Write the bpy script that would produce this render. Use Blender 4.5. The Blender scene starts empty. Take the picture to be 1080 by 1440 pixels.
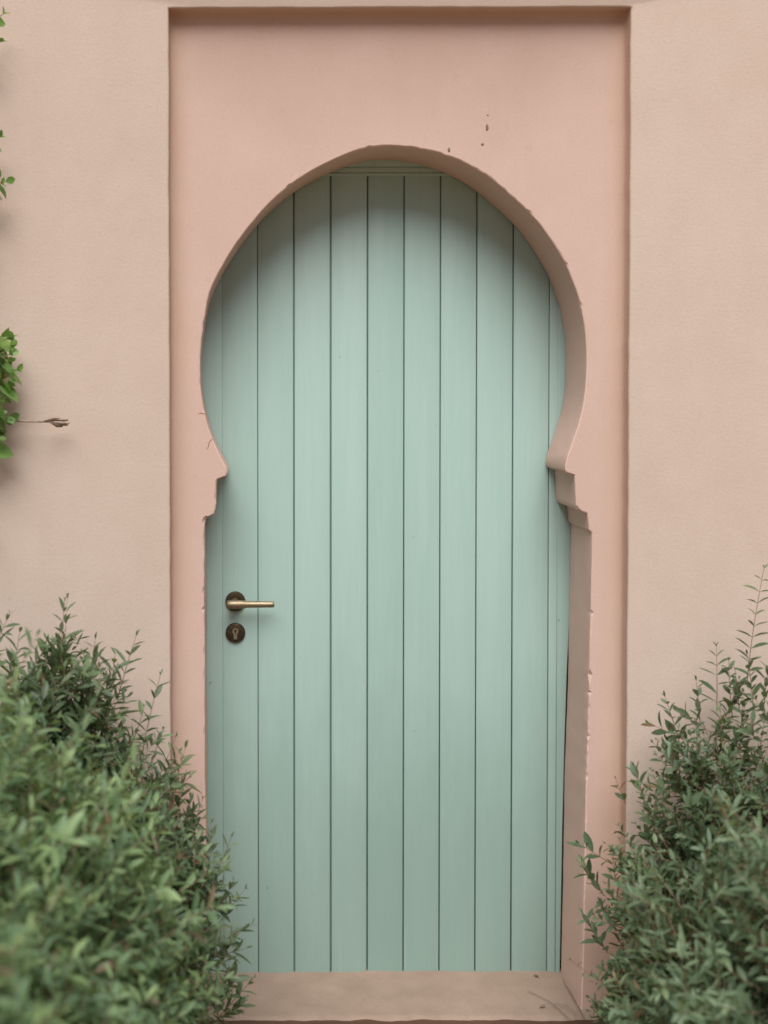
import bpy, bmesh, math, random
import numpy as np
from mathutils import Vector, Matrix, noise, Euler

R = math.radians
scene = bpy.context.scene
COL = scene.collection

# ------------------------------------------------------------------ camera
CAM = Vector((0.0, -3.153, 1.587))            # wall face is the plane y = 0, door sill is z = 0
F_PX, PX0, PY0 = 1768.0, 335.0, 586.7         # focal length and optical axis, in pixels of a 1080 x 1440 frame
CAM_ROT = Euler((R(90 - 1.45), 0, 0)).to_matrix() @ Matrix.Rotation(R(-0.11), 3, 'Z')
cd = bpy.data.cameras.new('camera')
cam = bpy.data.objects.new('camera', cd)
COL.objects.link(cam)
cam.matrix_world = Matrix.Translation(CAM) @ CAM_ROT.to_4x4()
cd.sensor_fit = 'VERTICAL'
cd.sensor_width = 27.0
cd.sensor_height = 36.0
cd.lens = F_PX / 1440 * 36.0
cd.shift_x = (540 - PX0) / 1440               # shift lens: verticals of the wall stay upright
cd.shift_y = -(720 - PY0) / 1440
cd.clip_start = 0.05
cd.clip_end = 500
cd.dof.use_dof = True
cd.dof.focus_distance = 3.30
cd.dof.aperture_fstop = 1.4
scene.camera = cam


def at(px, py, y):
    """the point on the upright plane y that the photograph shows at pixel px, py"""
    d = CAM_ROT @ Vector(((px - PX0) / F_PX, -(py - PY0) / F_PX, -1.0))
    return CAM + d * ((y - CAM.y) / d.y)


# ------------------------------------------------------------------ sky, sun, exposure
SUN_EL, SUN_AZ = R(55), R(186)                # overcast: a broad soft glow high in front of the wall (azimuth from +y towards +x)
world = bpy.data.worlds.new('World')
scene.world = world
world.use_nodes = True
wn = world.node_tree
wn.nodes.clear()
sky = wn.nodes.new('ShaderNodeTexSky')
sky.sky_type = 'NISHITA'
sky.sun_disc = False
sky.sun_elevation = SUN_EL
sky.sun_rotation = SUN_AZ
sky.altitude = 400
sky.air_density = 0.7
sky.dust_density = 3.5
sky.ozone_density = 0.0
bg = wn.nodes.new('ShaderNodeBackground')
bg.inputs['Strength'].default_value = 0.05
wo = wn.nodes.new('ShaderNodeOutputWorld')
wn.links.new(sky.outputs[0], bg.inputs['Color'])
wn.links.new(bg.outputs[0], wo.inputs['Surface'])

sl = bpy.data.lights.new('sun', 'SUN')
sl.energy = 4.0
sl.angle = R(50)
sl.color = (1.0, 0.985, 0.965)
sun = bpy.data.objects.new('sun', sl)
COL.objects.link(sun)
to_sun = Vector((math.sin(SUN_AZ) * math.cos(SUN_EL), math.cos(SUN_AZ) * math.cos(SUN_EL), math.sin(SUN_EL)))
sun.rotation_euler = to_sun.to_track_quat('Z', 'Y').to_euler()
sun.location = to_sun * 8

scene.view_settings.view_transform = 'Standard'
scene.view_settings.look = 'None'
scene.view_settings.gamma = 1.0
scene.view_settings.use_curve_mapping = False
scene.view_settings.exposure = 0.19

# ------------------------------------------------------------------ helpers


def tag(o, label=None, cat=None, group=None, kind=None):
    if label: o['label'] = label
    if cat: o['category'] = cat
    if group: o['group'] = group
    if kind: o['kind'] = kind
    return o


def empty(name, loc=(0, 0, 0)):
    o = bpy.data.objects.new(name, None)
    o.empty_display_size = 0.05
    o.location = loc
    COL.objects.link(o)
    return o


def link(name, me, mat=None, parent=None, mw=None):
    o = bpy.data.objects.new(name, me)
    COL.objects.link(o)
    if mat and not me.materials:
        me.materials.append(mat)
    if parent:
        o.parent = parent
        o.matrix_parent_inverse = world_of(parent).inverted()
    if mw is not None:
        o.matrix_basis = mw
    return o


def world_of(o):
    m = o.matrix_basis.copy()
    if o.parent:
        m = world_of(o.parent) @ o.matrix_parent_inverse @ m
    return m


def bm_obj(name, bm, mat, parent=None, smooth=None, mw=None):
    me = bpy.data.meshes.new(name)
    bm.normal_update()
    bm.to_mesh(me)
    bm.free()
    if smooth is not None:
        for p in me.polygons:
            p.use_smooth = True
        me.set_sharp_from_angle(angle=R(smooth))
    return link(name, me, mat, parent, mw)


def box(bm, x0, x1, y0, y1, z0, z1, bevel=0.0, seg=2):
    r = bmesh.ops.create_cube(bm, size=1.0)
    for v in r['verts']:
        v.co = Vector((x0 + (v.co.x + .5) * (x1 - x0), y0 + (v.co.y + .5) * (y1 - y0), z0 + (v.co.z + .5) * (z1 - z0)))
    if bevel:
        es = list({e for v in r['verts'] for e in v.link_edges})
        bmesh.ops.bevel(bm, geom=es, offset=bevel, segments=seg, profile=0.5, affect='EDGES')


def lathe(bm, prof, n, frame, cap=True):
    """prof: (distance along axis, radius); frame maps (a, b, t) to a point, t along the axis"""
    rings = []
    for t, r in prof:
        rings.append([bm.verts.new(frame(r * math.cos(2 * math.pi * i / n), r * math.sin(2 * math.pi * i / n), t)) for i in range(n)])
    for a, b in zip(rings, rings[1:]):
        for i in range(n):
            bm.faces.new((a[i], a[(i + 1) % n], b[(i + 1) % n], b[i]))
    if cap:
        bm.faces.new(rings[0][::-1])
        bm.faces.new(rings[-1])
    return rings


def tube(bm, pts, radii, n=6):
    rings = []
    for i, p in enumerate(pts):
        d = (pts[min(i + 1, len(pts) - 1)] - pts[max(i - 1, 0)]).normalized()
        u = d.cross(Vector((0.3, 1, 0.2))).normalized()
        w = d.cross(u)
        rings.append([bm.verts.new(p + (u * math.cos(2 * math.pi * k / n) + w * math.sin(2 * math.pi * k / n)) * radii[i]) for k in range(n)])
    for a, b in zip(rings, rings[1:]):
        for k in range(n):
            bm.faces.new((a[k], a[(k + 1) % n], b[(k + 1) % n], b[k]))
    bm.faces.new(rings[0][::-1])
    bm.faces.new(rings[-1])


class Nodes:
    """a small wrapper to write node trees in one line per node"""

    def __init__(self, name):
        self.m = bpy.data.materials.new(name)
        self.m.use_nodes = True
        self.t = self.m.node_tree
        self.b = self.t.nodes['Principled BSDF']
        self.out = self.t.nodes['Material Output']
        self.pos = self.t.nodes.new('ShaderNodeNewGeometry').outputs['Position']

    def n(self, kind, **kw):
        nd = self.t.nodes.new(kind)
        for k, v in kw.items():
            setattr(nd, k, v)
        return nd

    def l(self, a, b):
        self.t.links.new(a, b)

    def noise(self, scale, detail=4, rough=0.55, stretch=None, dist=0.0):
        nd = self.n('ShaderNodeTexNoise')
        nd.inputs['Scale'].default_value = scale
        nd.inputs['Detail'].default_value = detail
        nd.inputs['Roughness'].default_value = rough
        nd.inputs['Distortion'].default_value = dist
        src = self.pos
        if stretch:
            mp = self.n('ShaderNodeMapping')
            mp.inputs['Scale'].default_value = stretch
            self.l(self.pos, mp.inputs['Vector'])
            src = mp.outputs[0]
        self.l(src, nd.inputs['Vector'])
        return nd.outputs['Fac']

    def ramp(self, fac, stops):
        nd = self.n('ShaderNodeValToRGB')
        el = nd.color_ramp.elements
        while len(el) < len(stops):
            el.new(0.5)
        for e, (p, c) in zip(el, stops):
            e.position = p
            e.color = (*c, 1) if isinstance(c, tuple) else (c, c, c, 1)
        self.l(fac, nd.inputs['Fac'])
        return nd.outputs['Color']

    def mix(self, fac, a, b, mode='MIX'):
        nd = self.n('ShaderNodeMix', data_type='RGBA', blend_type=mode)
        for s, v in ((nd.inputs[0], fac), (nd.inputs[6], a), (nd.inputs[7], b)):
            if isinstance(v, (int, float)):
                s.default_value = v
            elif isinstance(v, tuple):
                s.default_value = (*v, 1)
            else:
                self.l(v, s)
        return nd.outputs[2]

    def math(self, op, a, b=0.0, c=0.0):
        nd = self.n('ShaderNodeMath', operation=op)
        for s, v in zip(nd.inputs, (a, b, c)):
            if isinstance(v, (int, float)):
                s.default_value = v
            else:
                self.l(v, s)
        return nd.outputs[0]

    def bump(self, h, strength, dist, prev=None):
        nd = self.n('ShaderNodeBump')
        nd.inputs['Strength'].default_value = strength
        nd.inputs['Distance'].default_value = dist
        self.l(h, nd.inputs['Height'])
        if prev is not None:
            self.l(prev, nd.inputs['Normal'])
        return nd.outputs[0]

    def finish(self, color=None, rough=None, normal=None, **kw):
        b = self.b
        for key, v in (('Base Color', color), ('Roughness', rough), ('Normal', normal)):
            if v is None:
                continue
            if isinstance(v, tuple):
                b.inputs[key].default_value = (*v, 1)
            elif isinstance(v, (int, float)):
                b.inputs[key].default_value = v
            else:
                self.l(v, b.inputs[key])
        for k, v in kw.items():
            b.inputs[k.replace('_', ' ')].default_value = v
        return self.m


# ------------------------------------------------------------------ materials
WALL_Y, PANEL_Y, DOOR_Y = 0.0, 0.047, 0.250
STEP_Z = -0.0225
X_L, X_R, Z_T = at(238, 400, 0).x, at(885.5, 400, 0).x, at(560, 10.5, 0).z


def stucco(name, base, dark, light, grit, stain=None):
    k = Nodes(name)
    big = k.noise(1.3, 5, 0.6)
    mid = k.noise(9, 5, 0.6, (1, 1, 0.7))
    fine = k.noise(150, 5, 0.8)
    c = k.mix(k.ramp(big, [(0.3, 0.0), (0.72, 1.0)]), dark, base)
    c = k.mix(k.math('MULTIPLY', k.ramp(mid, [(0.42, 0.0), (0.75, 1.0)]), 0.45), c, light)
    c = k.mix(k.math('MULTIPLY', k.ramp(fine, [(0.30, 1.0), (0.52, 0.0)]), 0.30), c, (dark[0] * .75, dark[1] * .7, dark[2] * .66))
    if stain:
        sep = k.n('ShaderNodeSeparateXYZ')
        k.l(k.pos, sep.inputs[0])
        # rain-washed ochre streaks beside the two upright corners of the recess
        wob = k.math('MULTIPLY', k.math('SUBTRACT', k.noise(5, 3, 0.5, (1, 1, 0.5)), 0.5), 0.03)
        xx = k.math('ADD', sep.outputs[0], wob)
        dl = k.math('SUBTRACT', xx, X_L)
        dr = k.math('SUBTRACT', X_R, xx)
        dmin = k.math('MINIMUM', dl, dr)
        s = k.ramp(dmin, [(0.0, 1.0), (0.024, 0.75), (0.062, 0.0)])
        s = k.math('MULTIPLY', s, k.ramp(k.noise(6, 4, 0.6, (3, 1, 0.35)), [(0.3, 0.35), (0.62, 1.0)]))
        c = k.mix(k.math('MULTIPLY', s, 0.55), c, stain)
        # splash dirt low down
        low = k.math('ADD', sep.outputs[2], k.math('MULTIPLY', k.noise(7, 4, 0.6), -0.5))
        c = k.mix(k.math('MULTIPLY', k.ramp(low, [(0.0, 1.0), (0.55, 0.0)]), 0.35), c, (0.42, 0.265, 0.19))
    pit = k.ramp(k.noise(34, 2, 0.5), [(0.70, 0.0), (0.76, 1.0)])
    c = k.mix(k.math('MULTIPLY', pit, 0.16), c, (dark[0] * .7, dark[1] * .66, dark[2] * .62))
    streak = k.ramp(k.noise(7, 4, 0.6, (1.6, 1, 0.12)), [(0.50, 0.0), (0.80, 1.0)])
    c = k.mix(k.math('MULTIPLY', streak, 0.13), c, (dark[0] * .88, dark[1] * .86, dark[2] * .82))
    b1 = k.bump(k.noise(60, 4, 0.6, (1, 1, 1.4)), grit * 0.05, 0.006)
    b2 = k.bump(k.noise(135, 5, 0.8), grit * 0.62, 0.0022, b1)
    b3 = k.bump(k.noise(4, 3, 0.5), 0.16, 0.012, b2)
    return k.finish(c, 0.93, b3, Specular_IOR_Level=0.15)


M = {}
M['stucco'] = stucco('rough_stucco', (0.590, 0.475, 0.398), (0.560, 0.440, 0.362), (0.62, 0.51, 0.435), 0.6)
M['panel'] = stucco('pink_plaster', (0.590, 0.432, 0.365), (0.565, 0.402, 0.335), (0.62, 0.465, 0.40), 0.25, (0.51, 0.335, 0.225))
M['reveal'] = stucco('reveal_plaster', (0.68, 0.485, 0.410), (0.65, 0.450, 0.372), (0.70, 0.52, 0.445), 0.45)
M['sill'] = stucco('sill_cement', (0.325, 0.238, 0.186), (0.25, 0.182, 0.140), (0.38, 0.285, 0.225), 1.2)


def paint(name):
    k = Nodes(name)
    v1 = k.noise(2.2, 4, 0.6, (2.5, 1, 0.5))
    v2 = k.noise(60, 3, 0.6, (1, 1, 0.06))
    v3 = k.noise(230, 3, 0.6, (1, 1, 0.03))
    c = k.mix(k.ramp(v1, [(0.3, 0.0), (0.7, 1.0)]), (0.352, 0.498, 0.452), (0.383, 0.527, 0.482))
    c = k.mix(k.math('MULTIPLY', k.ramp(v2, [(0.4, 0.0), (0.75, 1.0)]), 0.35), c, (0.292, 0.452, 0.398))
    c = k.mix(k.math('MULTIPLY', k.ramp(v3, [(0.5, 0.0), (0.8, 1.0)]), 0.25), c, (0.43, 0.56, 0.52))
    # each board took the paint a little differently
    rnd = k.n('ShaderNodeObjectInfo').outputs['Random']
    hs = k.n('ShaderNodeHueSaturation')
    k.l(c, hs.inputs['Color'])
    k.l(k.math('MULTIPLY_ADD', rnd, 0.10, 0.95), hs.inputs['Value'])
    k.l(k.math('MULTIPLY_ADD', rnd, -0.12, 1.06), hs.inputs['Saturation'])
    c = hs.outputs['Color']
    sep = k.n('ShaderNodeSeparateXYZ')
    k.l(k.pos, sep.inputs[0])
    # shade of the lower door painted in as a darker green, uneven at its top
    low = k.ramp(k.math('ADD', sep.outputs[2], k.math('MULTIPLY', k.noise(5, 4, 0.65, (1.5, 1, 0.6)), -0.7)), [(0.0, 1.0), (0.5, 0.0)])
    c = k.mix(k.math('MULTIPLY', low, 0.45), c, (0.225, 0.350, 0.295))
    # scuffs down to the wood, few and small, more of them on the frame edges
    speck = k.ramp(k.noise(70, 3, 0.55, (1, 1, 0.7)), [(0.70, 0.0), (0.74, 1.0)])
    area = k.ramp(k.noise(4.5, 3, 0.6), [(0.52, 0.0), (0.64, 1.0)])
    c = k.mix(k.math('MULTIPLY', k.math('MULTIPLY', speck, area), 0.7), c, (0.10, 0.12, 0.085))
    run = k.ramp(k.noise(26, 3, 0.6, (1, 1, 0.05)), [(0.62, 0.0), (0.72, 1.0)])
    c = k.mix(k.math('MULTIPLY', run, 0.16), c, (0.45, 0.57, 0.53))
    b1 = k.bump(k.noise(150, 3, 0.6, (1, 1, 0.04)), 0.35, 0.0015)
    b2 = k.bump(k.noise(14, 3, 0.5, (1, 1, 0.25)), 0.22, 0.004, b1)
    return k.finish(c, k.ramp(v2, [(0.3, 0.38), (0.7, 0.50)]), b2, Specular_IOR_Level=0.4)


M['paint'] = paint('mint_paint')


def metal(name, a, b, rough):
    k = Nodes(name)
    c = k.mix(k.ramp(k.noise(160, 4, 0.65), [(0.35, 0.0), (0.7, 1.0)]), a, b)
    bp = k.bump(k.noise(300, 2, 0.5, (0.2, 1, 1)), 0.15, 0.0006)
    return k.finish(c, rough, bp, Metallic=0.9)


M['bronze'] = metal('dark_bronze', (0.055, 0.042, 0.026), (0.13, 0.095, 0.055), 0.5)
M['brass'] = metal('brushed_brass', (0.25, 0.20, 0.125), (0.35, 0.285, 0.19), 0.48)
M['nickel'] = metal('worn_nickel', (0.34, 0.30, 0.23), (0.45, 0.41, 0.33), 0.35)
k = Nodes('keyhole_dark'); M['dark'] = k.finish((0.012, 0.011, 0.010), 0.8)
k = Nodes('mud_speck'); M['speck'] = k.finish(k.mix(k.noise(400), (0.15, 0.095, 0.07), (0.28, 0.18, 0.13)), 0.95)


k = Nodes('crack_shade'); M['crack'] = k.finish((0.33, 0.19, 0.14), 0.95)


def soil():
    k = Nodes('dry_soil')
    c = k.ramp(k.noise(12, 6, 0.65), [(0.3, (0.20, 0.115, 0.062)), (0.7, (0.34, 0.205, 0.115))])
    c = k.mix(k.math('MULTIPLY', k.ramp(k.noise(120, 3), [(0.45, 0.0), (0.7, 1.0)]), 0.5), c, (0.36, 0.25, 0.17))
    return k.finish(c, 0.97, k.bump(k.noise(60, 5, 0.7), 0.8, 0.01))


M['soil'] = soil()


def leaf_mat(name, deep, mid, fresh, dead, trans=0.34):
    """per-leaf value stored on the mesh picks the leaf's own colour"""
    k = Nodes(name)
    a = k.n('ShaderNodeAttribute', attribute_name='tint').outputs['Fac']
    c = k.ramp(a, [(0.0, deep), (0.45, mid), (0.86, fresh), (0.93, fresh), (0.97, dead)])
    c = k.mix(k.math('MULTIPLY', k.noise(220, 2), 0.22), c, (mid[0] * .6, mid[1] * .6, mid[2] * .6))
    # the underside of the leaf is paler and greyer
    back = k.n('ShaderNodeNewGeometry').outputs['Backfacing']
    c = k.mix(k.math('MULTIPLY', back, 0.35), c, (mid[0] * 1.5 + .03, mid[1] * 1.3 + .03, mid[2] * 1.5 + .03))
    tr = k.n('ShaderNodeBsdfTranslucent')
    k.l(k.mix(1.0, c, (1.1, 1.15, 0.55), 'MULTIPLY'), tr.inputs['Color'])
    mx = k.n('ShaderNodeMixShader')
    mx.inputs[0].default_value = trans
    k.finish(c, 0.42, None, Specular_IOR_Level=0.45)
    k.l(k.b.outputs[0], mx.inputs[1])
    k.l(tr.outputs[0], mx.inputs[2])
    k.l(mx.outputs[0], k.out.inputs['Surface'])
    return k.m


M['leaf_dark'] = leaf_mat('olive_leaf_dark', (0.075, 0.118, 0.062), (0.132, 0.196, 0.105), (0.23, 0.31, 0.15), (0.22, 0.12, 0.07))
M['leaf_front'] = leaf_mat('olive_leaf_light', (0.098, 0.168, 0.088), (0.190, 0.302, 0.158), (0.33, 0.46, 0.20), (0.28, 0.19, 0.13))
M['leaf_grey'] = leaf_mat('grey_green_leaf', (0.105, 0.165, 0.092), (0.190, 0.272, 0.160), (0.28, 0.37, 0.20), (0.22, 0.14, 0.08))
M['leaf_vine'] = leaf_mat('vine_leaf', (0.09, 0.18, 0.055), (0.16, 0.30, 0.075), (0.28, 0.45, 0.12), (0.35, 0.30, 0.10), 0.35)
k = Nodes('twig_bark'); M['bark'] = k.finish(k.ramp(k.noise(90, 4), [(0.3, (0.10, 0.065, 0.045)), (0.7, (0.22, 0.15, 0.10))]), 0.9)
k = Nodes('young_stem'); M['stem'] = k.finish(k.ramp(k.noise(60, 3), [(0.3, (0.22, 0.12, 0.08)), (0.7, (0.30, 0.19, 0.12))]), 0.7)
k = Nodes('dry_twig'); M['dry'] = k.finish(k.ramp(k.noise(120, 3), [(0.3, (0.20, 0.14, 0.10)), (0.7, (0.38, 0.29, 0.22))]), 0.9)
k = Nodes('dead_leaf'); M['dead'] = k.finish(k.ramp(k.noise(120, 3), [(0.3, (0.15, 0.07, 0.045)), (0.7, (0.28, 0.14, 0.09))]), 0.85)

# ------------------------------------------------------------------ ground
bm = bmesh.new()
n = 40
gv = [[bm.verts.new(((i / n - .5) ** 3 * 4 * 240, (j / n - .5) ** 3 * 4 * 240, -0.048)) for j in range(n + 1)] for i in range(n + 1)]
for i in range(n):
    for j in range(n):
        bm.faces.new((gv[i][j], gv[i + 1][j], gv[i + 1][j + 1], gv[i][j + 1]))
tag(bm_obj('ground', bm, M['soil']), 'bare brown soil in front of the doorstep', 'ground', kind='structure')

# ------------------------------------------------------------------ wall
wall = empty('plaster_wall', (0.6, 0, 0))
tag(wall, 'pale pink rough stucco wall with recessed panel and horseshoe arch round the green door', 'wall')


def nz(x, y, z):
    return noise.noise(Vector((x, y, z)))


def dense(pts, step):
    out = []
    for a, b in zip(pts, pts[1:]):
        m = max(1, int((b - a).length / step))
        out += [a.lerp(b, i / m) for i in range(m)]
    out.append(pts[-1])
    return out


def catmull(P, per=14):
    out = []
    for i in range(len(P) - 1):
        p0, p1, p2, p3 = P[max(i - 1, 0)], P[i], P[i + 1], P[min(i + 2, len(P) - 1)]
        for j in range(per):
            t = j / per
            out.append(0.5 * ((2 * p1) + (p2 - p0) * t + (2 * p0 - 5 * p1 + 4 * p2 - p3) * t * t + (3 * p1 - p0 - 3 * p2 + p3) * t ** 3))
    out.append(P[-1])
    return out


def px_loop(pts):
    return [Vector((p.x, p.z)) for p in (at(a, b, PANEL_Y) for a, b in pts)]


arch_px = [(320, 661), (311, 644), (298, 616), (288, 582), (283, 550), (281, 515), (283, 475), (289, 432), (298.5, 400), (327, 349.5), (368, 296),
           (406, 262), (440, 239), (487, 217.5), (520, 207.5), (552, 204), (594, 209), (629, 219), (667, 235), (699, 258), (730, 285),
           (755, 310), (777, 340), (795, 369), (808, 402), (818, 434), (824, 478), (825, 525), (821.5, 566), (811, 604), (801, 632), (795, 652), (795.5, 662)]
left_px = [(289, 1100), (288, 960), (287.5, 850), (287, 738), (289, 730), (294, 727), (301, 723), (303.5, 716), (304.5, 680), (306, 674.5), (318, 670), (321, 665)]
right_px = [(797, 664), (808.5, 668), (810, 711), (812, 716.5), (826, 722), (828.5, 745), (832.5, 749), (831.5, 800), (829, 937), (825.5, 1050), (822, 1170), (820, 1300), (818.5, 1380)]
LP, RP = px_loop(left_px), px_loop(right_px)
LP = [Vector((LP[0].x, -0.09))] + LP
RP = RP + [Vector((RP[-1].x - 0.003, -0.09))]
arch = catmull(px_loop(arch_px))
for _ in range(3):                              # hand-trowelled curve: even out the kinks between traced points
    arch = [sum(arch[max(0, i - w_):i + w_ + 1], Vector((0, 0))) / len(arch[max(0, i - w_):i + w_ + 1]) for i, w_ in ((i, min(5, i, len(arch) - 1 - i)) for i in range(len(arch)))]
outline = dense(LP + arch + RP, 0.0045)
# drop near-duplicates
clean = [outline[0]]
for p in outline[1:]:
    if (p - clean[-1]).length > 0.0015:
        clean.append(p)
outline = clean
OPEN_N = len(outline)


def loop_normals(pts):
    out = []
    N = len(pts)
    for i in range(N):
        a, b = pts[max(i - 1, 0)], pts[min(i + 1, N - 1)]
        t = (b - a).normalized()
        out.append(Vector((-t.y, t.x)))         # outline runs up the left side and over: this points into the wall
    return out


NORM = loop_normals(outline)


def ring_faces(bm, a, b, closed=False):
    m = len(a)
    for i in range(m if closed else m - 1):
        j = (i + 1) % m
        try:
            bm.faces.new((a[i], a[j], b[j], b[i]))
        except ValueError:
            pass


# chipped edge radius along the outline
def edge_r(i):
    s = i * 0.0045
    r = 0.0034 + 0.0018 * nz(s * 7, 3, 0) + 0.0009 * nz(s * 26, 9, 0)
    c = nz(s * 14, 5.3, 1) + 0.5 * nz(s * 41, 2.1, 4)
    lim = 0.26 if outline[i].y < 1.02 else 0.42       # the jambs and corbels are more battered than the arch
    if c > lim:
        r += 0.007 * (c - lim)
    return max(0.0015, r)


ER = [edge_r(i) for i in range(OPEN_N)]
# single chips knocked out of the plaster edge: position in the photograph, half length, depth
CHIP = [0.0] * OPEN_N
for cx, cy, hl, dp in ((287, 762, .013, .0035), (287, 832, .009, .0035), (287, 857, .005, .004), (287.5, 917, .012, .003), (288, 950, .017, .0035), (288, 1030, .012, .003),
                       (829, 950, .012, .007), (828, 974, .004, .006), (827, 996, .010, .003), (825, 1036, .006, .006), (823, 1092, .007, .004), (831, 862, .006, .004),
                       (519, 207, .007, .003), (406, 262, .006, .0035), (745, 298, .007, .004), (797, 372, .006, .004), (817, 429, .005, .004), (289, 731, .010, .005), (303, 700, .008, .003), (320, 664, .007, .004), (812, 716, .008, .004)):
    p = at(cx, cy, PANEL_Y)
    for i, o in enumerate(outline):
        d = (o - Vector((p.x, p.z))).length / (hl * 1.3)
        if d < 1:
            CHIP[i] = max(CHIP[i], 0.8 * dp * (1 - d * d) * (0.6 + 0.9 * abs(nz(i * 0.37, cx, cy))))
ER = [a + b for a, b in zip(ER, CHIP)]


def wob(i, dep):
    s = i * 0.0045
    ragged = max(0.0, nz(s * 3.1, 4.4, 0.3) + 0.12) * (0.0060 if dep == 0 else 0.0)      # stretches where the plaster edge has crumbled
    return 0.0018 * nz(s * 5, dep * 6, 1.7) + 0.0008 * nz(s * 24, dep * 20, 7.7) + ragged * (nz(s * 62, 1.1, 9.2) + 0.5 * nz(s * 118, 3.1, 2.2))


def outline_ring(bm, off, yfun, dep, edge=False):
    vs = []
    for i, p in enumerate(outline):
        q = p + NORM[i] * (off(i) + wob(i, dep) * (1.0 if not edge else 1.25))
        vs.append(bm.verts.new((q.x, yfun(i), q.y)))
    return vs


# --- the inside of the opening: rounded, chipped front edge and deep reveal
bm = bmesh.new()
rings = [outline_ring(bm, lambda i: ER[i] * 1.0, lambda i: PANEL_Y - 0.0003, 0, True),
         outline_ring(bm, lambda i: ER[i] * 0.45 + CHIP[i] * 0.45, lambda i: PANEL_Y + ER[i] * 0.18 + CHIP[i] * 0.6, 0, True),
         outline_ring(bm, lambda i: ER[i] * 0.12 + CHIP[i] * 0.4, lambda i: PANEL_Y + ER[i] * 0.55 + CHIP[i] * 0.5, 0, True),
         outline_ring(bm, lambda i: 0, lambda i: min(PANEL_Y + ER[i] * 1.15, PANEL_Y + 0.028), 0.01)]
for f in (0.06, 0.25, 0.4, 0.55, 0.7, 0.85, 1.0):
    rings.append(outline_ring(bm, lambda i: 0, lambda i, f=f: PANEL_Y + 0.030 + (DOOR_Y - PANEL_Y - 0.030) * f, f * 0.2))
for a, b in zip(rings, rings[1:]):
    ring_faces(bm, a, b)
last = rings[-1]
xs = [v.co.x for v in last]
bx0, bx1, bz1 = min(xs) - 0.06, max(xs) + 0.06, max(v.co.z for v in last) + 0.06
lip = [bm.verts.new((min(max(v.co.x + NORM[i].x * 0.05, bx0), bx1), DOOR_Y + 0.0005, v.co.z + NORM[i].y * 0.05)) for i, v in enumerate(last)]
ring_faces(bm, last, lip)
# pocket behind the wall leaf that holds the door
back = [bm.verts.new((v.co.x, DOOR_Y + 0.13, v.co.z)) for v in lip]
ring_faces(bm, lip, back)
bm.faces.new(back)
bm_obj('arch_reveal', bm, M['reveal'], wall, 28)

# --- recessed panel round the arch
bm = bmesh.new()
hole = [bm.verts.new(((p + NORM[i] * (ER[i] + wob(i, 0) * 1.25)).x, PANEL_Y, (p + NORM[i] * (ER[i] + wob(i, 0) * 1.25)).y)) for i, p in enumerate(outline)]
cove = 0.010
frame_pts = dense([Vector((X_L, -0.12)), Vector((X_L, Z_T)), Vector((X_R, Z_T)), Vector((X_R, -0.12))], 0.012)
FN = len(frame_pts)


def inward(p):
    """unit direction from the rectangle's edge into the panel"""
    d = Vector((0, 0))
    if abs(p.x - X_L) < 1e-4: d.x = 1
    if abs(p.x - X_R) < 1e-4: d.x = -1
    if abs(p.y - Z_T) < 1e-4: d.y = -1
    return d


def frame_ring(bm, off, y, amp=1.0, seed=0):
    vs = []
    for i, p in enumerate(frame_pts):
        w = amp * (0.0016 * nz(p.x * 4, p.y * 4, seed) + 0.0011 * nz(p.x * 22, p.y * 22, seed + 3))
        q = p + inward(p) * (off + w)
        vs.append(bm.verts.new((q.x, y, q.y)))
    return vs


fr = frame_ring(bm, cove, PANEL_Y, 1.0, 1)
ed = []
for loop in (hole, fr):
    for a, b in zip(loop, loop[1:]):
        ed.append(bm.edges.new((a, b)))
ed.append(bm.edges.new((hole[0], fr[0])))
ed.append(bm.edges.new((hole[-1], fr[-1])))
bmesh.ops.triangle_fill(bm, use_beauty=True, use_dissolve=False, edges=ed, normal=Vector((0, -1, 0)))
for f in bm.faces:
    if f.normal.y > 0:
        f.normal_flip()
r1 = frame_ring(bm, cove * 0.35, PANEL_Y - cove * 0.30, 1.0, 1)
r2 = frame_ring(bm, 0.001, PANEL_Y - cove, 1.0, 1)
r3 = frame_ring(bm, 0.0, 0.020, 1.0, 1)
r4 = frame_ring(bm, 0.0, 0.005, 1.0, 1)
for a, b in ((fr, r1), (r1, r2), (r2, r3), (r3, r4)):
    ring_faces(bm, a, b)
bm_obj('recessed_panel', bm, M['panel'], wall, 50)

# --- rough outer face, with its softened edge round the recess, top and ends
bm = bmesh.new()
e0 = frame_ring(bm, 0.0, 0.0052, 1.0, 1)
e1 = frame_ring(bm, -0.0012, 0.0016, 1.0, 1)
e2 = frame_ring(bm, -0.0045, 0.0, 1.0, 1)
ring_faces(bm, e0, e1)
ring_faces(bm, e1, e2)
WX0, WX1, WZ1 = -5.5, 6.5, 3.4
corner = [(WX0, -0.2), (WX0, WZ1), (WX1, WZ1), (WX1, -0.2)]
fv = [bm.verts.new((x, 0, z)) for x, z in corner]
bv = [bm.verts.new((x, 0.45, z)) for x, z in corner]
ed = []
for a, b in zip(e2, e2[1:]):
    ed.append(bm.edges.get((a, b)) or bm.edges.new((a, b)))
for a, b in zip(fv, fv[1:]):
    ed.append(bm.edges.new((a, b)))
ed.append(bm.edges.new((fv[0], e2[0])))
ed.append(bm.edges.new((fv[-1], e2[-1])))
bmesh.ops.triangle_fill(bm, use_beauty=True, use_dissolve=False, edges=ed, normal=Vector((0, -1, 0)))
for a, b in zip(range(3), range(1, 4)):
    bm.faces.new((fv[a], fv[b], bv[b], bv[a]))
bm.faces.new(bv)
bm_obj('outer_face', bm, M['stucco'], wall, 50)

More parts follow.
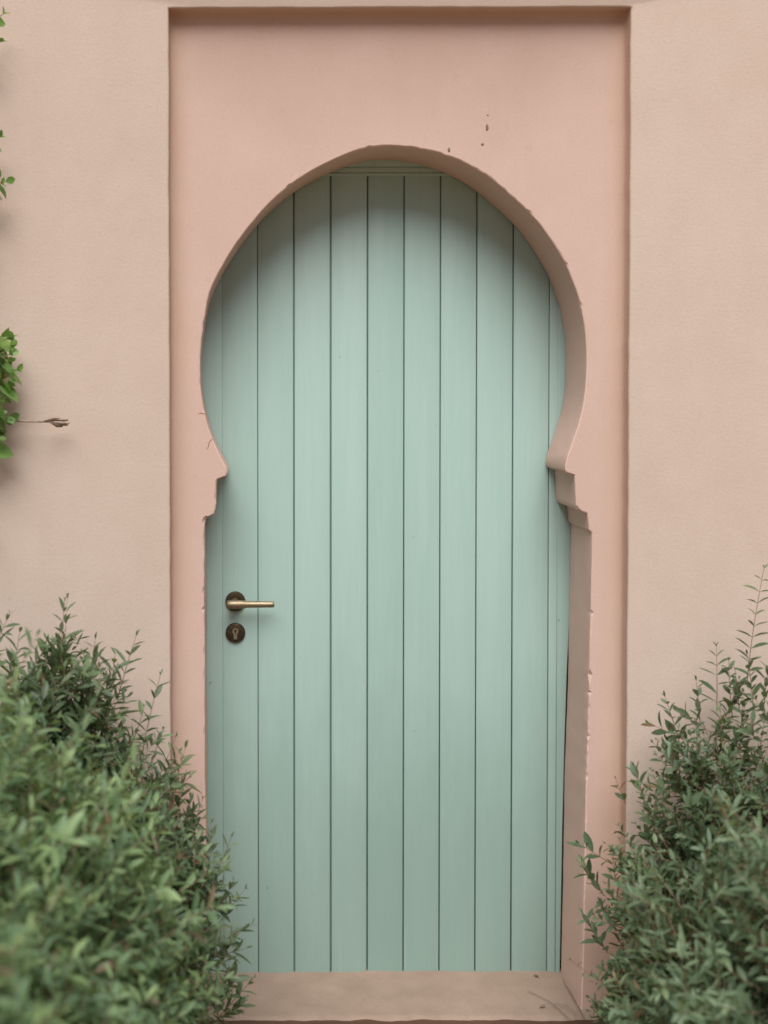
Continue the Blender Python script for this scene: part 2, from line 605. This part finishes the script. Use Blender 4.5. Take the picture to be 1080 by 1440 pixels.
# --- mud specks and chipped spots on the plaster
rng = random.Random(4)
for px, py, sx, sz in ((685, 179, 2.2, 5.0), (631.5, 211, 2.0, 3.4), (678.5, 203, 2.2, 2.0), (686, 162, 1.3, 1.2), (877, 68, 1.6, 4.5), (866, 1105, 7, 1.6)):
    bm = bmesh.new()
    bmesh.ops.create_icosphere(bm, subdivisions=2, radius=1.0)
    c = at(px, py, PANEL_Y)
    for v in bm.verts:
        j = 1 + 0.35 * noise.noise(v.co * 1.7 + Vector((px, py, 0)))
        v.co = c + Vector((v.co.x * sx * j / 560 , v.co.y * 0.0011, v.co.z * sz * j / 560))
    bm_obj('speck', bm, M['speck'], wall, 180)

# hairline cracks by the corbel
for pts in ([(278.5, 582), (282, 580.5), (286, 581.5), (289, 581)], [(299.5, 617), (296, 619), (293.5, 623), (293, 628), (290.5, 632)]):
    bm = bmesh.new()
    tube(bm, [Vector(at(x, y, PANEL_Y - 0.0002)) for x, y in pts], [.0004] + [.0010] * (len(pts) - 2) + [.0004], 5)
    bm_obj('crack', bm, M['crack'], wall, 60)

# ------------------------------------------------------------------ doorstep
bm = bmesh.new()
sx0, sx1 = X_L + 0.012, X_R - 0.012
NX, NY = 150, 26
top = []
for i in range(NX + 1):
    row = []
    for j in range(NY + 1):
        x = sx0 + (sx1 - sx0) * i / NX
        y = 0.002 + (DOOR_Y + 0.018) * j / NY
        z = STEP_Z + 0.004 * nz(x * 3.2, y * 3, 2) + 0.0022 * nz(x * 14, y * 14, 5) + 0.0010 * nz(x * 50, y * 50, 5)
        if j > NY - 4:
            z += 0.0045 * max(0, nz(x * 7, 1, 8)) * (j - NY + 4) / 4
        if j == 0:
            z -= 0.006 + 0.003 * nz(x * 20, 0, 1)
            y += 0.004 + 0.004 * nz(x * 12, 3, 1)
        row.append(bm.verts.new((x, y, z)))
    top.append(row)
for i in range(NX):
    for j in range(NY):
        bm.faces.new((top[i][j], top[i + 1][j], top[i + 1][j + 1], top[i][j + 1]))
low = [bm.verts.new((r[0].co.x, r[0].co.y + 0.07, -0.14)) for r in top]
for i in range(NX):
    bm.faces.new((low[i], low[i + 1], top[i + 1][0], top[i][0]))
for r, lv in ((top[0], low[0]), (top[-1], low[-1])):
    q = bm.verts.new((r[-1].co.x, r[-1].co.y, -0.14))
    bm.faces.new([lv] + r + [q])
bmesh.ops.recalc_face_normals(bm, faces=bm.faces)
tag(bm_obj('doorstep', bm, M['sill'], None, 50), 'worn pinkish-brown cement doorstep under the green door', 'doorstep')

# ------------------------------------------------------------------ door
lines = [313, 362.3, 413.6, 465.3, 517, 568.2, 619, 670, 721, 772.5]
xs = [at(x, 800, DOOR_Y).x for x in lines]
Z_RAIL = at(540, 247, DOOR_Y).z
door = empty('arched_plank_door', (at(540, 1367, DOOR_Y).x, DOOR_Y + 0.02, 0))
tag(door, 'mint green wooden plank door with brass lever handle set in the horseshoe arch', 'door')
FACE = DOOR_Y + 0.006

bm = bmesh.new()
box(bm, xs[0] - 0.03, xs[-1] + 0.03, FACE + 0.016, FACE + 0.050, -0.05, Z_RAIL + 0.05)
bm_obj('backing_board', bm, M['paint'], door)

GAP = 0.0030
w = sum(b - a for a, b in zip(xs, xs[1:])) / 9 - GAP
bm = bmesh.new()
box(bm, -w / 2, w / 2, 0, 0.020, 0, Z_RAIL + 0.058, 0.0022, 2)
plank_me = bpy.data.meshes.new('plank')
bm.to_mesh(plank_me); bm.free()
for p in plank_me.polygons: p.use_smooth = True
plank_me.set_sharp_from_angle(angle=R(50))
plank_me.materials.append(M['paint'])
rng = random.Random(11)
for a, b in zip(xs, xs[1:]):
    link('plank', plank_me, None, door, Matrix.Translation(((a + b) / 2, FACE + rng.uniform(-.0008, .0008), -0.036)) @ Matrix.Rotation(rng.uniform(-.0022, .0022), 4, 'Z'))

# frame: left stile, right stile (leaning a little, so a dark gap opens against the masonry low down), head rail
bm = bmesh.new()
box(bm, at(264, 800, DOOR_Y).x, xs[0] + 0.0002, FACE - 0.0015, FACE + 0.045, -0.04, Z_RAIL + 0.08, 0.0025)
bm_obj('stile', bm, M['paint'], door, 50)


def leaning(x0, right, y0, y1, name, bev=0.002):
    """a stile whose right-hand edge follows the points right = [(x, z), ...] from the bottom up"""
    bm = bmesh.new()
    fr, bk = [], []
    prof = [(x0, right[0][1])] + right + [(x0, right[-1][1])]
    fr = [bm.verts.new((x, y0, z)) for x, z in prof]
    bk = [bm.verts.new((x, y1, z)) for x, z in prof]
    bm.faces.new(fr)
    bm.faces.new(bk[::-1])
    ring_faces(bm, fr[::-1], bk[::-1], True)
    bmesh.ops.recalc_face_normals(bm, faces=bm.faces)
    bmesh.ops.bevel(bm, geom=[e for e in bm.edges if all(abs(v.co.y - y0) < 1e-6 for v in e.verts)], offset=bev, segments=2, profile=0.5, affect='EDGES')
    return bm_obj(name, bm, M['paint'], door, 50)


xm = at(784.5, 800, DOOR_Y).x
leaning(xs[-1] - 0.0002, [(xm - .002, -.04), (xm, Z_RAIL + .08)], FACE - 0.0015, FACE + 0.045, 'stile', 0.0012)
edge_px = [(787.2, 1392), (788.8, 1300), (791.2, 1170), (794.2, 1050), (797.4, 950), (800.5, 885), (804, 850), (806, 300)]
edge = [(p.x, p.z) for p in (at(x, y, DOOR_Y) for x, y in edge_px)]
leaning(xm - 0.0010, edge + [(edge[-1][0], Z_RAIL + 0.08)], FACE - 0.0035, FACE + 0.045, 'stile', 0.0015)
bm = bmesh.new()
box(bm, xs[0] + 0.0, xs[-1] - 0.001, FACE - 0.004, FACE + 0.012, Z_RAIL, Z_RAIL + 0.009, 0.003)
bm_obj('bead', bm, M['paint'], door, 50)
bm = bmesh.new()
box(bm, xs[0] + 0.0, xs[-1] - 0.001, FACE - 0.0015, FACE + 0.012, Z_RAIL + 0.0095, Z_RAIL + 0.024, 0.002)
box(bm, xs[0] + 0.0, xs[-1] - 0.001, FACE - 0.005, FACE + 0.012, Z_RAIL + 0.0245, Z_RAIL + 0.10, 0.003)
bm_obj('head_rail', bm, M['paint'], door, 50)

# lever handle
hc = at(331, 846, DOOR_Y)
HY = FACE - 0.001
bm = bmesh.new()
ELB = HY - 0.050
fx = lambda a, b, t: Vector((hc.x + t, ELB + a, hc.z + b))
lathe(bm, [(-.0245, .0078), (-.0240, .0092), (-.0215, .0112), (-.012, .0120), (.006, .0120), (.018, .0114), (.026, .0100), (.033, .0091), (.045, .0088),
           (.096, .0084), (.1025, .0080), (.1045, .0066)], 24, fx)
fy = lambda a, b, t: Vector((hc.x - 0.002 + a, t, hc.z + b))
lathe(bm, [(ELB + 0.004, .0100), (ELB + 0.02, .0092), (HY - 0.012, .0092), (HY - 0.004, .0125), (HY - .002, .0125)], 24, fy)
handle = bm_obj('handle', bm, M['brass'], door, 45)
bm = bmesh.new()
fr_ = lambda a, b, t: Vector((hc.x + a, t, hc.z + b))
lathe(bm, [(HY, .0272), (HY - .0055, .0272), (HY - .0078, .0258), (HY - .0085, .0235), (HY - .0085, .0150), (HY - .0065, .0142), (HY - .0065, .002)], 40, fr_)
bm_obj('rose', bm, M['bronze'], handle, 40)

kc = at(331, 890, DOOR_Y)
bm = bmesh.new()
fk = lambda a, b, t: Vector((kc.x + a, t, kc.z + b))
lathe(bm, [(HY, .0268), (HY - .0055, .0268), (HY - .0078, .0254), (HY - .0085, .0235), (HY - .0085, .002)], 40, fk)
esc = bm_obj('lock_escutcheon', bm, M['bronze'], door, 40)
# euro-profile lock cylinder: round head and narrower foot
bm = bmesh.new()
prof = []
for i in range(25):
    a = R(-50) + R(280) * i / 24
    prof.append((0.0083 * math.cos(a), 0.0055 + 0.0083 * math.sin(a)))
prof += [(-0.0047, -0.004), (-0.0047, -0.0150), (-0.003, -0.0165), (0.003, -0.0165), (0.0047, -0.0150), (0.0047, -0.004)]
fa = [bm.verts.new((kc.x + x, HY - 0.0115, kc.z + z)) for x, z in prof]
fb = [bm.verts.new((kc.x + x, HY - 0.006, kc.z + z)) for x, z in prof]
bm.faces.new(fa)
ring_faces(bm, fa, fb, True)
bmesh.ops.recalc_face_normals(bm, faces=bm.faces)
bm_obj('lock_cylinder', bm, M['nickel'], esc, 40)
bm = bmesh.new()
kp = [(0.0028 * math.cos(R(a)), 0.0065 + 0.0034 * math.sin(R(a))) for a in range(-40, 221, 20)] + [(-0.0011, 0.002), (-0.0011, -0.0015), (0.0011, -0.0015), (0.0011, 0.002)]
fa = [bm.verts.new((kc.x + x, HY - 0.0119, kc.z + z)) for x, z in kp]
fb = [bm.verts.new((kc.x + x, HY - 0.0100, kc.z + z)) for x, z in kp]
bm.faces.new(fa)
ring_faces(bm, fa, fb, True)
bmesh.ops.recalc_face_normals(bm, faces=bm.faces)
bm_obj('keyhole', bm, M['dark'], esc)

# ------------------------------------------------------------------ leaves and shoots


def leaf_template(width, fold, droop, belly=0.5):
    """unit leaf along +y, upper side +z: midrib and two folded halves"""
    st = [0.0, 0.14, 0.34, 0.56, 0.78, 1.0]
    hw = []
    for t in st:
        h = math.sin(math.pi * min(1, max(0, t ** (math.log(0.5) / math.log(belly))))) ** 0.85 if 0 < t < 1 else 0
        hw.append(h * width / 2)
    V, Fc = [], []
    mid, lf, rt = [], [], []
    for t, h in zip(st, hw):
        z = -droop * t * t
        mid.append(len(V)); V.append((0, t, z))
        if h > 0:
            lf.append(len(V)); V.append((-h, t + .015, z + fold * h))
            rt.append(len(V)); V.append((h, t + .015, z + fold * h))
        else:
            lf.append(mid[-1]); rt.append(mid[-1])
    for i in range(len(st) - 1):
        for side, flip in ((lf, False), (rt, True)):
            q = [mid[i], mid[i + 1], side[i + 1], side[i]]
            q = [a for j, a in enumerate(q) if a not in q[:j]]
            Fc.append(tuple(q if not flip else q[::-1]))
    return np.array(V, dtype=np.float64), Fc


T_NARROW = [leaf_template(0.25, 0.5, 0.10), leaf_template(0.31, 0.35, 0.22), leaf_template(0.22, 0.7, -0.05), leaf_template(0.33, 0.35, 0.08), leaf_template(0.28, 0.2, 0.30)]
T_OVAL = [leaf_template(0.36, 0.4, 0.10, 0.52), leaf_template(0.33, 0.55, 0.18, 0.5), leaf_template(0.40, 0.25, 0.02, 0.5)]
T_ROUND = [leaf_template(0.80, 0.3, 0.15, 0.48), leaf_template(0.72, 0.4, 0.25, 0.5), leaf_template(0.86, 0.22, 0.05, 0.48)]


def frame_to(y_dir, z_hint):
    y = y_dir.normalized()
    x = y.cross(z_hint)
    if x.length < 1e-4:
        x = y.cross(Vector((1, 0, 0)))
    x.normalize()
    z = x.cross(y)
    return Matrix((x, y, z)).transposed()


def make_shoot(base, d, length, leaf_len, rng, gap=0.016, spread=52, whorl=2, bend=0.25, flat=False, tint=(0.1, 0.8), tipfresh=0.12):
    """one leafy shoot: stem points and (matrix, template index, tint) for each leaf, in opposite pairs"""
    d = d.normalized()
    side = d.cross(Vector((rng.uniform(-1, 1), rng.uniform(-1, 1), rng.uniform(-1, 1)))).normalized()
    pts, n = [], 6
    for i in range(n + 1):
        t = i / n
        pts.append(base + d * (length * t) + side * (bend * length * t * t * 0.5) + Vector((0, 0, 0.06 * length * t * t)))
    leaves = []
    pairs = max(2, int(length * 0.86 / gap))
    ang = rng.uniform(0, 6.28) if not flat else 0.0
    for p in range(pairs + 1):
        t = 0.14 + 0.86 * p / pairs
        f = t * n
        i = min(int(f), n - 1)
        pos = pts[i].lerp(pts[i + 1], f - i)
        ax = (pts[i + 1] - pts[i]).normalized()
        u = ax.cross(Vector((0.31, 0.77, 0.12))).normalized()
        v = ax.cross(u)
        ang += math.pi / 2 + rng.uniform(-.35, .35) if not flat else math.pi + rng.uniform(-.5, .5)
        tip = p == pairs
        for kq in range(whorl):
            if not tip and rng.random() < 0.08:
                continue
            a = ang + kq * 2 * math.pi / whorl + rng.uniform(-.3, .3)
            out = u * math.cos(a) + v * math.sin(a)
            sp = R((spread if not tip else spread * 0.45) + rng.uniform(-16, 16))
            dy = ax * math.cos(sp) + out * math.sin(sp)
            s = leaf_len * (0.55 + 0.5 * math.sin(math.pi * min(1, 0.2 + 0.75 * t))) * rng.uniform(0.62, 1.25) * (0.62 if tip else 1)
            m = frame_to(dy, ax * 0.8 + Vector((0, 0, 0.35)) - out * 0.2)
            M4 = Matrix.Translation(pos) @ m.to_4x4() @ Matrix.Rotation(rng.uniform(-.5, .5), 4, 'Y') @ Matrix.Diagonal((s * rng.uniform(.85, 1.1), s, s, 1))
            tv = rng.uniform(*tint) * 0.86 + (tipfresh if t > 0.8 else 0)
            if rng.random() < 0.022:
                tv = 1.0
            leaves.append((M4, rng.randrange(100), min(1.0, tv) if tv == 1.0 else min(tv, 0.9)))
    return pts, leaves


def leaves_mesh(name, leaves, temps, mat):
    """many leaves as one mesh, each with its own stored tint"""
    Vs, Fs, tint, off = [], [], [], 0
    for M4, ti, tv in leaves:
        V, Fc = temps[ti % len(temps)]
        A = np.array(M4)
        Vs.append(V @ A[:3, :3].T + A[:3, 3])
        Fs += [tuple(i + off for i in f) for f in Fc]
        tint += [tv] * len(V)
        off += len(V)
    me = bpy.data.meshes.new(name)
    me.from_pydata(np.concatenate(Vs).tolist(), [], Fs)
    at_ = me.attributes.new('tint', 'FLOAT', 'POINT')
    at_.data.foreach_set('value', tint)
    me.polygons.foreach_set('use_smooth', [True] * len(me.polygons))
    me.materials.append(mat)
    me.update()
    return me


LEAF_BANK = {}


def leaf_object(parent, leaf, temps, mat):
    """one pickable leaf; mesh data shared between leaves of like shape and tint"""
    M4, ti, tv = leaf
    q = min(9, int(tv * 10))
    key = (id(temps), ti % len(temps), q, mat.name)
    if key not in LEAF_BANK:
        LEAF_BANK[key] = leaves_mesh('leaf', [(Matrix.Identity(4), ti, (q + 0.5) / 10 if tv < 1 else 1.0)], temps, mat)
    return link('leaf', LEAF_BANK[key], None, parent, M4)


def stems_mesh(name, stems, mat, r0=0.0011, r1=0.0005, nseg=4):
    bm = bmesh.new()
    for pts in stems:
        tube(bm, pts, [r0 + (r1 - r0) * i / (len(pts) - 1) for i in range(len(pts))], nseg)
    me = bpy.data.meshes.new(name)
    bm.to_mesh(me); bm.free()
    me.materials.append(mat)
    return me


def shrub(label, root, lobes, count, temps, mat, leaf_len, seed, sprigs=(), parts=300, shoot_len=(0.09, 0.17), gap=0.016, up=0.5, tint=(0.05, 0.8), spread=52, wallgap=0.02, hang=0.0):
    rng = random.Random(seed)
    thing = empty('shrub', root)
    tag(thing, label, 'shrub')
    camv = CAM
    vol = [l[1][0] * l[1][1] + l[1][0] * l[1][2] + l[1][1] * l[1][2] for l in lobes]
    bulk_l, bulk_s, cand = [], [], []
    made, tries = 0, 0
    while made < count and tries < count * 6:
        tries += 1
        c, r = rng.choices(lobes, vol)[0]
        z, a = rng.uniform(-0.75, 1), rng.uniform(0, 6.283)
        s = math.sqrt(1 - z * z)
        u = Vector((s * math.cos(a), s * math.sin(a), z))
        depth = 1 - 0.75 * rng.random() ** 2.2          # most shoots end near the surface, some deep inside
        lump = 1 + 0.26 * noise.noise(Vector((u.x * 2.3 + seed, u.y * 2.3, u.z * 2.3))) + 0.14 * noise.noise(Vector((u.x * 6 + seed, u.y * 6, u.z * 6)))
        p = Vector((c[0] + u.x * r[0] * depth * lump, c[1] + u.y * r[1] * depth * lump, c[2] + u.z * r[2] * depth * lump))
        inside = any(((p.x - c2[0]) / r2[0]) ** 2 + ((p.y - c2[1]) / r2[1]) ** 2 + ((p.z - c2[2]) / r2[2]) ** 2 < 0.5 for c2, r2 in lobes if c2 is not c)
        if inside and rng.random() < 0.7:
            continue
        nrm = Vector((u.x / r[0], u.y / r[1], u.z / r[2])).normalized()
        d = (nrm * 0.8 + Vector((0, 0, up)) + Vector((rng.uniform(-.6, .6), rng.uniform(-.6, .6), rng.uniform(-.4, .4)))).normalized()
        L = rng.uniform(*shoot_len)
        stray = depth > 0.85 and rng.random() < 0.10     # here and there a longer, looser shoot stands out of the mass
        if stray:
            L *= 1.5
        tip = p + d * L * (0.6 if stray else 0.25)
        limit = -wallgap if not (X_L + 0.02 < tip.x < X_R - 0.02) else 0.03
        if tip.y > limit - 0.02 or tip.z < -0.09:
            continue
        pts, lv = make_shoot(tip - d * L, d, L, leaf_len * rng.uniform(.85, 1.15), rng, gap=gap * rng.uniform(.85, 1.2) * (1.45 if stray else 1), tint=tint, spread=spread)
        lv = [x for x in lv if x[0].translation.y < limit and x[0].translation.z > -0.1]
        made += 1
        facing = nrm.dot((camv - p).normalized())
        if depth > 0.9 and facing > 0.15 and not inside:
            cand.append((facing + rng.random() * 1.2, pts, lv))
        else:
            bulk_l += lv
            bulk_s.append(pts)
    # hand-placed sprigs that stand clear of the mass
    picked = []
    for base, tip, ll, gp, sp in sprigs:
        b, t = Vector(base), Vector(tip)
        picked.append(make_shoot(b, t - b, (t - b).length, ll, rng, gap=gp, spread=sp, bend=0.12, flat=sp >= 56, tint=(0.0, 0.6), tipfresh=0.3))
    total = sum(len(l) for _, l in picked)
    cand.sort(key=lambda q: -q[0])
    for _, pts, lv in cand:
        if total + len(lv) <= parts:
            picked.append((pts, lv))
            total += len(lv)
        else:
            bulk_l += lv
            bulk_s.append(pts)
    for pts, lv in picked:
        so = link('shoot', stems_mesh('shoot', [pts], M['stem'], 0.0014, 0.0006, 5), None, thing)
        for x in lv:
            leaf_object(so, x, temps, mat)
    fo = link('foliage', leaves_mesh('foliage', bulk_l, temps, mat), None, thing)
    tag(fo, kind='stuff')
    so = link('twigs', stems_mesh('twigs', bulk_s, M['stem']), None, thing)
    tag(so, kind='stuff')
    # woody branches from the root into every lobe
    base = Vector(root)
    for c, r in lobes:
        for q in range(4):
            end = Vector((c[0] + rng.uniform(-.5, .5) * r[0], c[1] + rng.uniform(-.5, .4) * r[1], c[2] + rng.uniform(0.1, .6) * r[2]))
            mid = base.lerp(end, 0.5) + Vector((rng.uniform(-.05, .05), rng.uniform(-.05, .05), rng.uniform(-.02, .05)))
            P = [base + Vector((rng.uniform(-.03, .03), rng.uniform(-.03, .03), 0))]
            P += [P[0].lerp(mid, 0.5) + Vector((rng.uniform(-.02, .02), rng.uniform(-.02, .02), 0)), mid, mid.lerp(end, 0.55) + Vector((rng.uniform(-.02, .02), 0, 0.01)), end]
            bm = bmesh.new()
            tube(bm, P, [0.009, 0.007, 0.0055, 0.004, 0.002], 6)
            bm_obj('branch', bm, M['bark'], thing, 60)
    return thing


def A(px, py, y):
    p = at(px, py, y)
    return (p.x, p.y, p.z)


def sprig(p0, p1, y, ll, gp=0.018, sp=50):
    return (A(*p0, y), A(*p1, y - 0.01), ll, gp, sp)


# left, close to the wall
shrub('dark narrow-leaved shrub in focus against the wall between the door and the picture edge', (-0.35, -0.28, -0.12),
      [((-.66, -.28, .64), (.38, .18, .37)), ((-.41, -.26, .74), (.14, .14, .23)), ((-.24, -.28, .44), (.16, .17, .30)), ((-.14, -.26, .24), (.12, .15, .32)), ((-.42, -.3, .25), (.3, .2, .4))],
      1400, T_NARROW, M['leaf_dark'], 0.046, 3,
      sprigs=[sprig((84, 960), (86, 852), -.22, 0.0564, 0.0210, 42), sprig((60, 990), (70, 905), -.22, 0.0528, 0.0189, 45), sprig((165, 985), (186, 900), -.2, 0.0480, 0.0210, 50),
              sprig((150, 1000), (165, 925), -.2, 0.0480, 0.0168, 45), sprig((200, 1060), (219, 955), -.18, 0.0480, 0.0231, 48), sprig((180, 1060), (206, 1000), -.18, 0.0480, 0.0168, 50),
              sprig((205, 1090), (231, 1030), -.18, 0.0456, 0.0189, 46), sprig((120, 980), (138, 905), -.22, 0.0540, 0.0179, 46), sprig((15, 960), (28, 895), -.25, 0.0540, 0.0179, 48),
              sprig((225, 1130), (268, 1098), -.2, 0.0504, 0.0189, 46), sprig((262, 1200), (266, 1128), -.2, 0.0408, 0.0147, 40), sprig((265, 1190), (281, 1128), -.16, 0.0360, 0.0189, 40),
              sprig((285, 1300), (330, 1250), -.2, 0.0408, 0.0158, 50), sprig((300, 1330), (352, 1303), -.2, 0.0528, 0.0231, 34), sprig((300, 1345), (345, 1335), -.2, 0.0528, 0.0231, 34),
              sprig((300, 1440), (353, 1378), -.22, 0.0432, 0.0189, 45), sprig((310, 1430), (345, 1412), -.22, 0.0432, 0.0189, 45), sprig((300, 1425), (325, 1385), -.24, 0.0432, 0.0168, 45)],
      shoot_len=(0.08, 0.15), gap=0.015)
# left, in the foreground
shrub('brighter green out-of-focus shrub filling the foreground beside the dark shrub', (-0.5, -0.95, -0.12),
      [((-.52, -.82, .60), (.38, .34, .38)), ((-.27, -.66, .40), (.19, .26, .36)), ((-.58, -1.38, .58), (.32, .30, .36)), ((-.36, -1.05, .30), (.26, .36, .36)), ((-.5, -1.0, .2), (.4, .5, .3))],
      1950, T_NARROW, M['leaf_front'], 0.046, 8, shoot_len=(0.09, 0.16), gap=0.0150, tint=(0.1, 1.0))
# right, close to the wall
shrub('oval-leaved shrub against the wall with tall thin shoots reaching up beside the panel', (1.12, -0.25, -0.12),
      [((1.36, -.22, .56), (.24, .15, .33)), ((1.11, -.22, .49), (.16, .15, .28)), ((.98, -.24, .22), (.14, .17, .30)), ((1.25, -.25, .2), (.3, .2, .35))],
      1350, T_OVAL, M['leaf_dark'], 0.032, 5,
      sprigs=[sprig((1050, 965), (1064, 808), -.14, 0.0400, 0.0250, 60), sprig((1008, 1000), (1010, 916), -.14, 0.0422, 0.0210, 62), sprig((985, 1020), (980, 962), -.14, 0.0410, 0.0168, 50),
              sprig((975, 1045), (915, 1018), -.14, 0.0422, 0.0158, 48), sprig((980, 1050), (930, 1052), -.14, 0.0422, 0.0158, 48), sprig((1000, 1030), (950, 1000), -.14, 0.0384, 0.0147, 48),
              sprig((1040, 1000), (1035, 945), -.14, 0.0397, 0.0147, 50), sprig((1075, 990), (1078, 935), -.14, 0.0410, 0.0137, 50), sprig((1020, 1010), (1042, 960), -.14, 0.0384, 0.0147, 50),
              sprig((960, 1060), (940, 985), -.14, .036, .016, 48), sprig((1060, 1000), (1055, 925), -.14, .038, .016, 50), sprig((1030, 1010), (1022, 935), -.15, .036, .018, 52),
              sprig((905, 1120), (893, 1080), -.16, 0.0384, 0.0147, 45), sprig((880, 1130), (868, 1098), -.16, 0.0333, 0.0189, 40), sprig((860, 1215), (815, 1187), -.17, 0.0461, 0.0168, 48),
              sprig((850, 1260), (820, 1215), -.17, 0.0435, 0.0147, 48), sprig((855, 1340), (818, 1290), -.17, 0.0435, 0.0147, 48)],
      shoot_len=(0.07, 0.12), gap=0.0125)
# right, in front
shrub('grey-green bushy shrub slightly out of focus before the oval-leaved one', (1.12, -0.7, -0.12),
      [((1.26, -.72, .41), (.34, .32, .41)), ((1.00, -.56, .28), (.20, .22, .33)), ((1.28, -1.15, .34), (.32, .28, .38)), ((1.12, -.6, .1), (.35, .35, .3))],
      1800, T_NARROW, M['leaf_grey'], 0.040, 6, shoot_len=(0.07, 0.14), gap=0.0145, tint=(0.1, 0.75))

# ------------------------------------------------------------------ climbing plant at the wall, mostly beyond the picture edge
rng = random.Random(21)
vine = empty('climbing_vine', (at(-45, 700, -0.06).x, -0.06, -0.11))
tag(vine, 'bright green round-leaved climbing plant with a bare dry twig, peeping in beside the wall', 'climbing plant')
P = [Vector((at(-45 + 18 * math.sin(i * .9), 0, -.06).x, -0.035 - .02 * math.sin(i * 1.7), -0.11 + i * 0.2)) for i in range(15)]
bm = bmesh.new()
tube(bm, P, [0.008 - 0.0004 * i for i in range(15)], 7)
bm_obj('stem', bm, M['bark'], vine, 60)
vs = [((-40, 45), (4, 24), 0.055), ((-40, 85), (-2, 60), 0.045), ((-35, 215), (-2, 198), 0.045), ((-35, 262), (8, 256), 0.052), ((-40, 275), (0, 262), 0.045)]
vs += [((-45, 490 + 7 * i), (9 + 13 * rng.random() - abs(i - 6) * 1.3, 476 + 8.2 * i + rng.uniform(-5, 5)), rng.uniform(.054, .068)) for i in range(16)]
vs += [((-40, 645), (-4, 622), 0.055), ((-40, 625), (-2, 606), 0.050), ((-60, 420), (-30, 390), 0.05), ((-60, 740), (-30, 720), 0.05), ((-60, 140), (-30, 130), 0.05), ((-60, 330), (-28, 322), 0.05)]
for (a, b, ll) in vs:
    p0, p1 = Vector(A(*a, -0.07)), Vector(A(*b, -0.09))
    pts, lv = make_shoot(p0, p1 - p0, (p1 - p0).length, ll, rng, gap=0.030, spread=58, bend=0.1, tint=(0.1, 0.9))
    so = link('shoot', stems_mesh('shoot', [pts], M['stem'], 0.0016, 0.0008, 5), None, vine)
    for x in lv:
        if x[0].translation.y < -0.015:
            leaf_object(so, x, T_ROUND, M['leaf_vine'])
bm = bmesh.new()
tw = [Vector(A(x, y, -0.06)) for x, y in ((-40, 588), (-5, 591), (25, 592), (50, 593), (72, 593), (84, 592))]
tube(bm, tw, [0.003, .0028, .0026, .0024, .0022, .0018], 6)
for x, y, dx, dy, dp in ((66, 592, 30, -2, 0), (68, 593, 27, 5, -.01), (70, 593, 28, 2, -.02), (62, 592, 22, -4, -.01), (74, 592, 22, -1, .01), (72, 594, 16, 6, .0), (76, 593, 20, 4, -.01)):
    tube(bm, [Vector(A(x, y, -.06)), Vector(A(x + dx * .5, y + dy * .8, -.06 + dp * .5)), Vector(A(x + dx, y + dy, -.06 + dp))], [.0022, .0042, .0016], 5)
bm_obj('dry_twig', bm, M['dry'], vine, 60)

# ------------------------------------------------------------------ litter on the step
for i, (pts, lab) in enumerate((([(742, 1392), (775, 1408), (805, 1436)], 'long dry stalk lying on the doorstep beside the grey-green shrub'),
                                ([(792, 1378), (806, 1402), (822, 1432)], 'dark bent stalk leaning at the end of the doorstep'),
                                ([(770, 1412), (792, 1410), (812, 1424)], 'short pale stalk lying across the other two on the doorstep'))):
    bm = bmesh.new()
    q = []
    for j, (x, y) in enumerate(pts):
        d = (Vector(A(x, y, 0)) - CAM)
        t = (STEP_Z + 0.007 + 0.003 * i - CAM.z) / d.z
        q.append(CAM + d * t)
    tube(bm, q, [.0010, .0012, .0008], 6)
    tag(bm_obj('dry_stalk', bm, M['dry'] if i != 1 else M['bark'], None, 60), lab, 'stalk', 'dry stalks on the doorstep')
for i, (x, y, a, lab) in enumerate(((758, 1374, .5, 'small reddish dead leaf on the doorstep near the door bottom'), (768, 1413, 2.0, 'tiny dead leaf on the doorstep by the dry stalks'))):
    d = (Vector(A(x, y, 0)) - CAM)
    p = CAM + d * ((STEP_Z + 0.006 - CAM.z) / d.z)
    me = leaves_mesh('dead_leaf', [(Matrix.Rotation(a, 4, 'Z') @ Matrix.Diagonal((.022, .022, .022, 1)), 0, 1.0)], T_OVAL, M['dead'])
    o = link('dead_leaf', me, None, None, Matrix.Translation(p))
    tag(o, lab, 'leaf', 'dead leaves on the doorstep')
